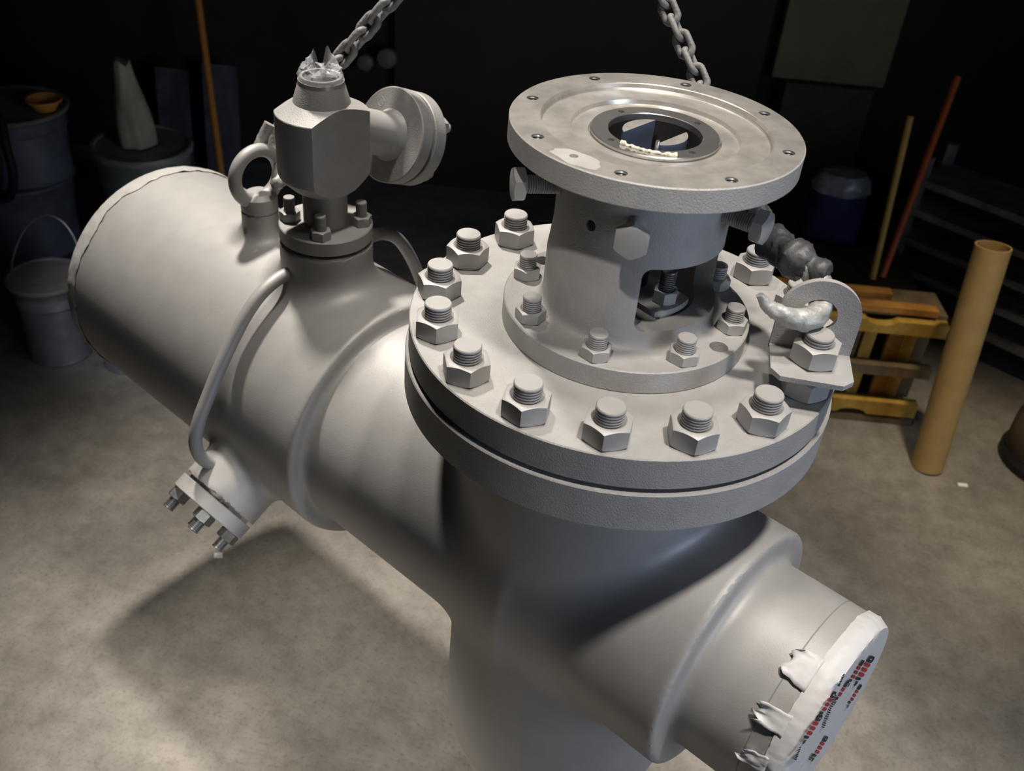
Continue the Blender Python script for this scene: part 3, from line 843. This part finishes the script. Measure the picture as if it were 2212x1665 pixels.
# left-hand chain, hooked in the eye
la = Vector((-0.617, 0.4875, 0.080))
ec = EP + Vector((0, 0, -0.0845))
lp = smooth_path([ec + nn * 0.010 + ax * 0.040 + Z3 * -0.006, ec + nn * 0.026 + ax * 0.030 + Z3 * -0.008, ec + nn * 0.050 + ax * 0.010 + Z3 * 0.006, ec + nn * 0.058 - ax * 0.012 + Z3 * 0.040, ec + nn * 0.075 - ax * 0.006 + Z3 * 0.085,
                  la + (la - APEX).normalized() * 0.035, la], 7)
ch2 = chain('chain_sling', 'grey chain behind the bleed fitting, hooked in the lifting eye', la + (APEX - la).normalized() * 0.004, APEX + (la - APEX).normalized() * 0.012, lp[0], 0.9, 0.034, linkM2)
lv, lf = lumpy(lp, [0.009 + 0.008 * min(1, i / 12) - 0.004 * max(0, (i - 24) / 20) for i in range(len(lp))], 0.003, 70)
mk('hook', [Vector(v) - lp[0] for v in lv], lf, HOOKM, ch2, (0, 0, 0), None, 80)
tip = smooth_path([ec + nn * 0.014 - ax * 0.012 + Z3 * 0.042, ec + nn * 0.026 - ax * 0.010 + Z3 * 0.066, ec + nn * 0.040 - ax * 0.006 + Z3 * 0.090], 7)
tv, tf_ = lumpy(tip, [0.0105] * len(tip), 0.001, 90)
o = mk('hook_tip', [Vector(v) - lp[0] for v in tv], tf_, HOOKM, ch2, (0, 0, 0), None, 80)
mr = [APEX + Vector((0, 0, 0.045)) + (Vector((0.8, -0.5, 0)) * math.cos(t) + Z3 * 1.0 * math.sin(t)) * 0.045 for t in [2 * PI * i / 48 for i in range(48)]]
rv, rf = tube(mr, 0.009, 16, closed=True)
rb = APEX
rg = tag(mk('lifting_ring', [Vector(v) - rb for v in rv], rf, CHAINM, None, PB + rb, None, 80), 'steel ring that gathers the two chains overhead', 'ring')
rise = thing('hoist_chain', 'grey hoist chain running up from the gathering ring', 'chain', PB + APEX + Vector((0, 0, 0.09)))
for i in range(40):
    m = (Vector((0, 0, 1)).to_track_quat('X', 'Y')).to_matrix() @ Matrix.Rotation((PI / 2) * (i % 2), 3, 'X')
    put('chain_link', linkM, rise, (0, 0, 0.008 + PITCH * (i + 0.0)), m)

# ------------------------------------------------------------------ the workshop behind
CANM = mat('galvanised_can', (0.30, 0.31, 0.36), 0.45, 0.35, var=0.25, vscale=9, bump=0.2, bscale=60)
CANLID = mat('can_lid', (0.27, 0.25, 0.23), 0.55, 0.2, var=0.25, vscale=12)
DARKPAIL = mat('dark_pail', (0.17, 0.18, 0.22), 0.5, 0.2, var=0.3, vscale=7)
WIRE = mat('bail_wire', (0.30, 0.30, 0.29), 0.45, 0.7)
RUBBER = mat('black_rubber', (0.012, 0.012, 0.013), 0.6)
WOOD = mat('pale_wood', (0.62, 0.40, 0.07), 0.7, col2=(0.40, 0.22, 0.035), vscale=14, bump=0.4, bscale=60)
WOODG = mat('grey_wood', (0.22, 0.16, 0.085), 0.75, col2=(0.12, 0.085, 0.045), vscale=14, bump=0.4, bscale=60)
WOODO = mat('orange_wood', (0.58, 0.27, 0.05), 0.7, col2=(0.36, 0.15, 0.03), vscale=12, bump=0.3, bscale=60)
CARD = mat('kraft_card', (0.46, 0.30, 0.11), 0.7, var=0.07, vscale=20, bump=0.2, bscale=200)
ORANGE = mat('orange_stick', (0.50, 0.10, 0.015), 0.55, var=0.15, vscale=20)
YELLOW = mat('yellow_stick', (0.62, 0.36, 0.08), 0.55, var=0.15, vscale=20)
BOWLM = mat('orange_bowl', (0.75, 0.32, 0.06), 0.5)
BLUE = mat('dark_blue_cloth', (0.015, 0.018, 0.085), 0.7, var=0.3, vscale=12)
PLATE = mat('dark_sheet', (0.085, 0.085, 0.10), 0.6, 0.2, var=0.35, vscale=9)
BEIGE = mat('beige_panel', (0.22, 0.175, 0.085), 0.7, var=0.15, vscale=5)
OLIVE = mat('olive_column', (0.07, 0.062, 0.042), 0.8, var=0.3, vscale=6)
CREAM = mat('cream_sack', (0.42, 0.36, 0.26), 0.8, var=0.15, vscale=9)
CANV = mat('brown_canvas', (0.085, 0.06, 0.033), 0.85, var=0.3, vscale=6, bump=0.5, bscale=80)
WHITEB = mat('white_scrap', (0.9, 0.88, 0.84), 0.5)
PLASTW = mat('clear_bag', (0.25, 0.26, 0.27), 0.3, var=0.3, vscale=20)
def can(loc, r, h, label, group, lid=True, m=CANM, bail=None, body='can_body'):
    t = thing('pail', label, 'pail', loc, (0, 0, RZ), group)
    q = 0.93 if lid and m is CANM else 1.0
    mk(body, *lathe([(r * 0.84 * q, 0), (r * 0.88 * q, 0.0), (r * 0.90 * q, h * 0.015), (r * 0.88 * q, h * 0.035), (r * 0.87 * q, h * 0.045), (r * 0.88 * q, h * 0.70), (r * 0.92 * q, h * 0.715), (r * 0.92 * q, h * 0.735), (r * 0.90 * q, h * 0.75), (r * 0.92 * q, h * 0.90),
                     (r * 0.965, h * 0.945), (r * 0.965, h * 0.965), (r * 0.90, h * 0.97)], 64), m, t, (0, 0, 0))
    if lid:
        mk('lid', *lathe([(r * 0.92, h * 0.945), (r * 1.0, h * 0.95), (r * 1.015, h * 0.975), (r * 0.99, h), (r * 0.93, h), (r * 0.90, h * 0.985), (0.001, h * 0.985)], 64), CANLID, t, (0, 0, 0))
    else:
        mk('rim', *lathe([(r * 0.95, h * 0.96), (r * 1.0, h * 0.965), (r * 1.0, h * 0.99), (r * 0.95, h)], 64, close=True), m, t, (0, 0, 0))
    if bail:
        pts = [Vector((-r * 1.0, 0, h * 0.86))]
        for i in range(1, 12):
            a_ = PI - PI * i / 12
            pts.append(Vector((r * 1.02 * math.cos(a_), bail[0] * math.sin(a_), h * 0.86 + bail[1] * math.sin(a_))))
        pts.append(Vector((r * 1.0, 0, h * 0.86)))
        mk('bail_handle', *tube(smooth_path(pts, 3), 0.0035, 10), WIRE, t, (0, 0, 0))
        for sx in (-1, 1):
            mk('bail_ear', *lathe([(0.012, 0), (0.012, 0.008), (0.001, 0.008)], 20, M=Matrix.Translation((sx * r * 0.91, 0, h * 0.86)) @ Matrix.Rotation(sx * PI / 2, 4, 'Y')), WIRE, t, (0, 0, 0))
    return t
can(bg(2.345, -1.318), 0.102 * K, 0.255 * K, 'grey lidded pail on the floor left of the big pipe, wire handle up', 'grey pails by the left wall', bail=(0.10, 0.20))
can(bg(2.335, -1.112), 0.090 * K, 0.22 * K, 'grey pail half hidden under the big pipe, beside the lidded pail', 'grey pails by the left wall', bail=(-0.09, 0.06))
can(bg(2.95, -1.67), 0.175 * K, 0.262 * K, 'large dark blue-grey drum pail behind the lidded pail', 'grey pails by the left wall', lid=False, m=DARKPAIL)
up_ = can(bg(2.95, -1.64, 0.262), 0.165 * K, 0.225 * K, 'dark pail stacked on the large drum pail, hose hung over it', 'grey pails by the left wall', lid=True, m=DARKPAIL)
can(bg(2.95, -1.245), 0.155 * K, 0.40 * K, 'tall greenish-grey drum behind the far end of the big pipe', 'grey pails by the left wall', lid=True, m=mat('green_grey_drum', (0.24, 0.26, 0.25), 0.5, 0.2, col2=(0.12, 0.16, 0.12), vscale=6))
# hose looped over the stacked pail
hz = 0.487
hpts = [(-0.055, -0.20, hz - 0.02), (-0.057, -0.205, hz - 0.12), (-0.03, -0.215, hz - 0.20), (0.02, -0.215, hz - 0.215), (0.05, -0.21, hz - 0.15), (0.045, -0.20, hz - 0.05), (0.02, -0.16, hz + 0.022), (-0.02, -0.16, hz + 0.022), (-0.05, -0.19, hz + 0.005)]
hb0 = bg(2.95, -1.62, 0)
hpp = [hb0 + RH * p[0] * K + FH * p[1] * K + Z3 * p[2] * K for p in hpts]
hv, hf = tube(smooth_path(hpp, 6), 0.016, 14)
tag(mk('hose', [Vector(v) - hpp[3] for v in hv], hf, RUBBER, None, hpp[3], None, 80), 'black rubber hose loop hanging on the stacked dark pail', 'hose')
tag(mk('bowl', *lathe([(0.034, 0), (0.036, 0), (0.052, 0.030), (0.062, 0.034), (0.062, 0.040), (0.056, 0.040), (0.048, 0.032), (0.032, 0.004), (0.001, 0.004)], 48), BOWLM, None, bg(2.93, -1.525, 0.489)), 'small orange bowl set on the lid of the stacked pail', 'bowl')
# cream sack on the tall drum
sk = []
sf2 = []
for k in range(12):
    t = k / 11
    for i in range(28):
        a_ = 2 * PI * i / 28
        r = 0.068 * (1 - 0.62 * t ** 1.25) * (1 + 0.16 * noise.noise(Vector((math.cos(a_) * 2, math.sin(a_) * 2, t * 2))))
        sk.append((r * math.cos(a_) - 0.02 * t, r * math.sin(a_), 0.29 * t + 0.01 * math.sin(3 * a_) * t))
for k in range(11):
    for i in range(28): sf2.append((k * 28 + i, k * 28 + (i + 1) % 28, (k + 1) * 28 + (i + 1) % 28, (k + 1) * 28 + i))
sf2.append(tuple(reversed(range(28)))); sf2.append(tuple(range(11 * 28, 12 * 28)))
tag(mk('sack', sk, sf2, CREAM, None, bg(2.95, -1.255, 0.402), None, 60), 'tapering cream sack standing on the tall drum', 'sack')
def bar_between(name, label, cat, p, q, r, m, r2=None):
    p, q = Vector(p), Vector(q)
    v, f = tube([p, p.lerp(q, .33), p.lerp(q, .66), q], [r, r, r2 or r, r2 or r], 16)
    return tag(mk(name, [Vector(x) - p for x in v], f, m, None, p, None, 50), label, cat)
b_ = bar_between('broomstick', 'orange broomstick leaning on the back wall behind the far pipe end', 'broomstick', bg(3.15, -1.06, 0.05), bg(3.66, -1.27, 0.93), 0.014, mat('orange_broom', (0.55, 0.20, 0.03), 0.5))
mk('broom_head', *box(0, 0, -0.03, 0.30, 0.06, 0.05), WOODG, b_, (0, 0, 0), (0, 0, RZ)); mk('bristles', *box(0, 0, -0.045, 0.30, 0.055, 0.03), RUBBER, b_, (0, 0, 0), (0, 0, RZ))
for k, (r, w, h, f) in enumerate(((-1.36, 0.12, 0.42, 3.55), (-1.19, 0.13, 0.44, 3.58))):
    M4 = Matrix.Rotation(rad(-7), 4, 'X')
    v, f_ = box(0, 0, h * K / 2, w * K, 0.012, h * K)
    tag(mk('steel_sheet', v, f_, PLATE, None, bg(f - 0.02, r, 0.0), (rad(-7), 0, RZ), 0), ['blue-grey steel sheet leaning right of the tall drum', 'wider blue-grey steel sheet leaning right of the orange broomstick'][k], 'sheet', 'steel sheets on the back wall')
# right: crate, board, sticks, tube
def crate():
    t = thing('crate', 'yellow wooden slatted crate on the floor left of the cardboard tube', 'crate', bg(2.40, 0.932), (0, 0, RZ))
    Wd = 0.50 * K; Dp = 0.13 * K
    def rail(name, z, hgt, m, notch, y=0):
        poly = []
        n0 = [(-0.13, 0.045), (0.065, 0.045)] if notch else []
        lo_, hi_ = z - hgt / 2, z + hgt / 2
        xs = -Wd / 2
        top = [(xs, hi_)]; bot = [(xs, lo_)]
        for cx, hw in n0:
            for s_ in range(9):
                u = -1 + s_ / 4
                d = 0.017 * math.sqrt(max(0, 1 - u * u))
                if notch > 0: top.append((cx * K + u * hw * K, hi_ - d))
                else: bot.append((cx * K + u * hw * K, lo_ + d))
        top.append((-xs, hi_)); bot.append((-xs, lo_))
        pts = bot + top[::-1]
        M4 = Matrix.Translation((0, y, 0)) @ Matrix.Rotation(PI / 2, 4, 'X')
        v, f = prism(pts, -0.018, 0.018, M4)
        return mk(name, v, f, m, t, (0, 0, 0), None, 0)
    rail('rail', 0.330 * K, 0.040 * K, WOOD, 1); rail('rail', 0.186 * K, 0.032 * K, WOODG, 0); rail('rail', 0.054 * K, 0.046 * K, WOOD, -1)
    mk('skid', *box(0, 0.03, 0.012 * K, Wd, 0.09, 0.024 * K), WOODG, t, (0, 0, 0))
    rnd = random.Random(3)
    xs = [-0.215, -0.165, -0.12, -0.07, -0.02, 0.02, 0.06, 0.135, 0.175, 0.215]
    for i, x in enumerate(xs):
        w = rnd.choice([0.034, 0.028, 0.038]) * K
        mk('slat', *box(x * K, 0.028 + rnd.uniform(0, 0.03), 0.190 * K, w, 0.016, 0.25 * K), [WOOD, WOODG, WOOD, WOODO][i % 4], t, (0, 0, 0), (0, 0, 0), 0)
    mk('back_panel', *box(0, Dp, 0.18 * K, Wd, 0.015, 0.33 * K), RUBBER, t, (0, 0, 0), None, 0)
    mk('top_panel', *box(0, Dp / 2 + 0.02, 0.356 * K, Wd, Dp, 0.012 * K), WOODG, t, (0, 0, 0), None, 0)
    return t
crate()
for k, (f, z, m, lab) in enumerate(((2.425, 0.362, WOODO, 'orange-brown board lying along the front of the crate top'), (2.50, 0.362, WOODO, 'short brown board lying at the back of the crate top'))):
    w = 0.46 if k == 0 else 0.36
    tag(mk('board', *box(0, 0, 0.009 * K, w * K, 0.035 * K, 0.018 * K), m, None, bg(f, 0.92 if k == 0 else 0.86, z), (0, 0, RZ), 0), lab, 'board', 'boards on the crate')
bar_between('stick', 'yellow wooden stick leaning behind the crate, left of the orange one', 'stick', bg(2.78, 1.085, 0.262), bg(2.98, 1.115, 0.715), 0.0115, YELLOW)
bar_between('stick', 'orange stick leaning behind the crate, right of the yellow one', 'stick', bg(2.80, 1.120, 0.262), bg(3.10, 1.262, 0.81), 0.0125, ORANGE)
tag(mk('carton', *box(0, 0, 0.128 * K, 0.34 * K, 0.26 * K, 0.256 * K), mat('dark_carton', (0.05, 0.036, 0.02), 0.8, var=0.2, vscale=8), None, bg(2.86, 1.06), (0, 0, RZ - 0.1), 0), 'dark carton behind the crate carrying the two sticks', 'carton')
tb = thing('cardboard_tube', 'tall kraft cardboard tube standing on the floor right of the crate', 'tube', bg(2.205, 1.181))
tdir = (bg(2.30, 1.166, 0.645) - bg(2.205, 1.181)).normalized()
hgt = (bg(2.30, 1.166, 0.645) - bg(2.205, 1.181)).length
TM = frame(Z3)
mk('tube_wall', *lathe([(0.0440 * K, 0), (0.0440 * K, hgt), (0.0400 * K, hgt), (0.0400 * K, 0)], 64, close=True), CARD, tb, (0, 0, 0.0))
tb.rotation_euler = (frame(tdir).to_euler())
# blue bag behind
bv = []; bf = []
for k in range(10):
    t = k / 9
    for i in range(24):
        a_ = 2 * PI * i / 24
        r = 0.115 * (0.85 + 0.2 * math.sin(t * PI)) * (1 + 0.12 * noise.noise(Vector((math.cos(a_) * 2, math.sin(a_) * 2, t * 3))))
        bv.append((r * math.cos(a_), r * math.sin(a_) * 0.7, 0.46 * t))
for k in range(9):
    for i in range(24): bf.append((k * 24 + i, k * 24 + (i + 1) % 24, (k + 1) * 24 + (i + 1) % 24, (k + 1) * 24 + i))
bf.append(tuple(reversed(range(24)))); bf.append(tuple(range(9 * 24, 240)))
bag = tag(mk('blue_bag', bv, bf, BLUE, None, bg(3.16, 1.03), (0, 0, RZ), 60), 'dark blue bag with clear plastic top standing behind the sticks', 'bag')
pv = []; pf = []
for k in range(5):
    t = k / 4
    for i in range(24):
        a_ = 2 * PI * i / 24
        r = (0.112 - 0.03 * t * t) * (1 + 0.22 * noise.noise(Vector((math.cos(a_) * 3, math.sin(a_) * 3, t * 3 + 7))))
        pv.append((r * math.cos(a_), r * math.sin(a_) * 0.75, 0.44 + 0.07 * t))
for k in range(4):
    for i in range(24): pf.append((k * 24 + i, k * 24 + (i + 1) % 24, (k + 1) * 24 + (i + 1) % 24, (k + 1) * 24 + i))
pf.append(tuple(range(96, 120)))
mk('plastic_top', pv, pf, PLASTW, bag, (0, 0, 0), None, 40)
# rack along the right
rk = thing('storage_rack', 'dark steel rack of flat bars in the shadow behind the cardboard tube', 'rack', bg(2.72, 1.55), (0, 0, RZ - 0.72))
RACKM = mat('rack_steel', (0.22, 0.21, 0.21), 0.5, 0.3, var=0.4, vscale=10)
for z in (0.10, 0.20, 0.30, 0.40, 0.50):
    mk('shelf', *box(0, 0.12, z * K, 0.9 * K, 0.24, 0.022 * K), RACKM, rk, (0, 0, 0), None, 0)
for x in (-0.44, 0.44):
    for y in (0.02, 0.22): mk('post', *box(x * K, y, 0.29 * K, 0.03, 0.03, 0.58 * K), RACKM, rk, (0, 0, 0), None, 0)
# canvas bundle standing in for an unclear dark shape at the right edge
cb = thing('standin_bundle', 'dark brown canvas bundle standing in for an unclear shape, on a black base at the right edge', 'bundle', bg(2.27, 1.55), (0, 0, RZ))
cv = []; cf = []
for k in range(26):
    t = k / 25
    rr = 0.135 + 0.030 * math.sin(t * 9.2 + 0.6) - 0.02 * t
    for i in range(40):
        a_ = 2 * PI * i / 40
        r = rr * (1 + 0.07 * noise.noise(Vector((math.cos(a_) * 2, math.sin(a_) * 2, t * 5))))
        cv.append((r * math.cos(a_) + 0.09 * t, r * math.sin(a_), 0.052 + 0.66 * t))
for k in range(25):
    for i in range(40): cf.append((k * 40 + i, k * 40 + (i + 1) % 40, (k + 1) * 40 + (i + 1) % 40, (k + 1) * 40 + i))
cf.append(tuple(reversed(range(40)))); cf.append(tuple(range(25 * 40, 26 * 40)))
mk('canvas_cover', cv, cf, CANV, cb, (0, 0, 0), None, 70)
mk('base', *lathe([(0.13, 0), (0.158, 0.0), (0.162, 0.03), (0.150, 0.055), (0.001, 0.055)], 48), RUBBER, cb, (0, 0, 0))
# beige panel and column on the back wall
pb = bg(WF - 0.035, 1.045, 0.79)
tag(mk('wall_panel', *box(0, 0, 0, 0.41 * K, 0.05, 0.45 * K), BEIGE, None, pb, (0, 0, RZ), 0), 'beige panel fixed high on the back wall above the column', 'panel')
structure(mk('trim_1', *box(0, 0, 0.28 * K, 0.32 * K, 0.10, 0.56 * K), OLIVE, None, bg(WF - 0.05, 1.05, 0), (0, 0, RZ), 0))
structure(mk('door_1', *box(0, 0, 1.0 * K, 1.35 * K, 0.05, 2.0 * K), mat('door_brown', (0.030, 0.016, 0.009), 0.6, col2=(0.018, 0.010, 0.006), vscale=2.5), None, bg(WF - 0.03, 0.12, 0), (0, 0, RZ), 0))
# plastic covered fittings on the door, right of the left chain
for k, (r, z, s_) in enumerate(((-0.579, 0.50, 1.0), (-0.660, 0.476, 0.8))):
    v, f = lathe([(0.001, 0), (0.03 * s_, 0.0), (0.045 * s_, 0.02), (0.04 * s_, 0.04), (0.001, 0.05)], 24)
    tag(mk('wall_lamp', [tuple(Vector(q)) for q in v], f, mat('dim_glass', (0.16, 0.14, 0.11), 0.4), None, bg(WF - 0.05, r, z), frame(-FH), 60), ['larger pale round fitting on the dark door right of the chain', 'smaller pale round fitting on the dark door beside the larger one'][k], 'fitting', 'round fittings on the door')
# bits on the floor
tag(mk('paper_scrap', *box(0, 0, 0.002, 0.022, 0.014, 0.004), WHITEB, None, bg(1.611, -0.641), (0, 0, 0.3), 0), 'small white scrap on the floor below the drain cover', 'scrap')
tag(mk('paper_scrap', *box(0, 0, 0.002, 0.03, 0.014, 0.004), WHITEB, None, bg(2.135, 1.26), (0, 0, 0.1), 0), 'small white scrap on the floor right of the cardboard tube', 'scrap')
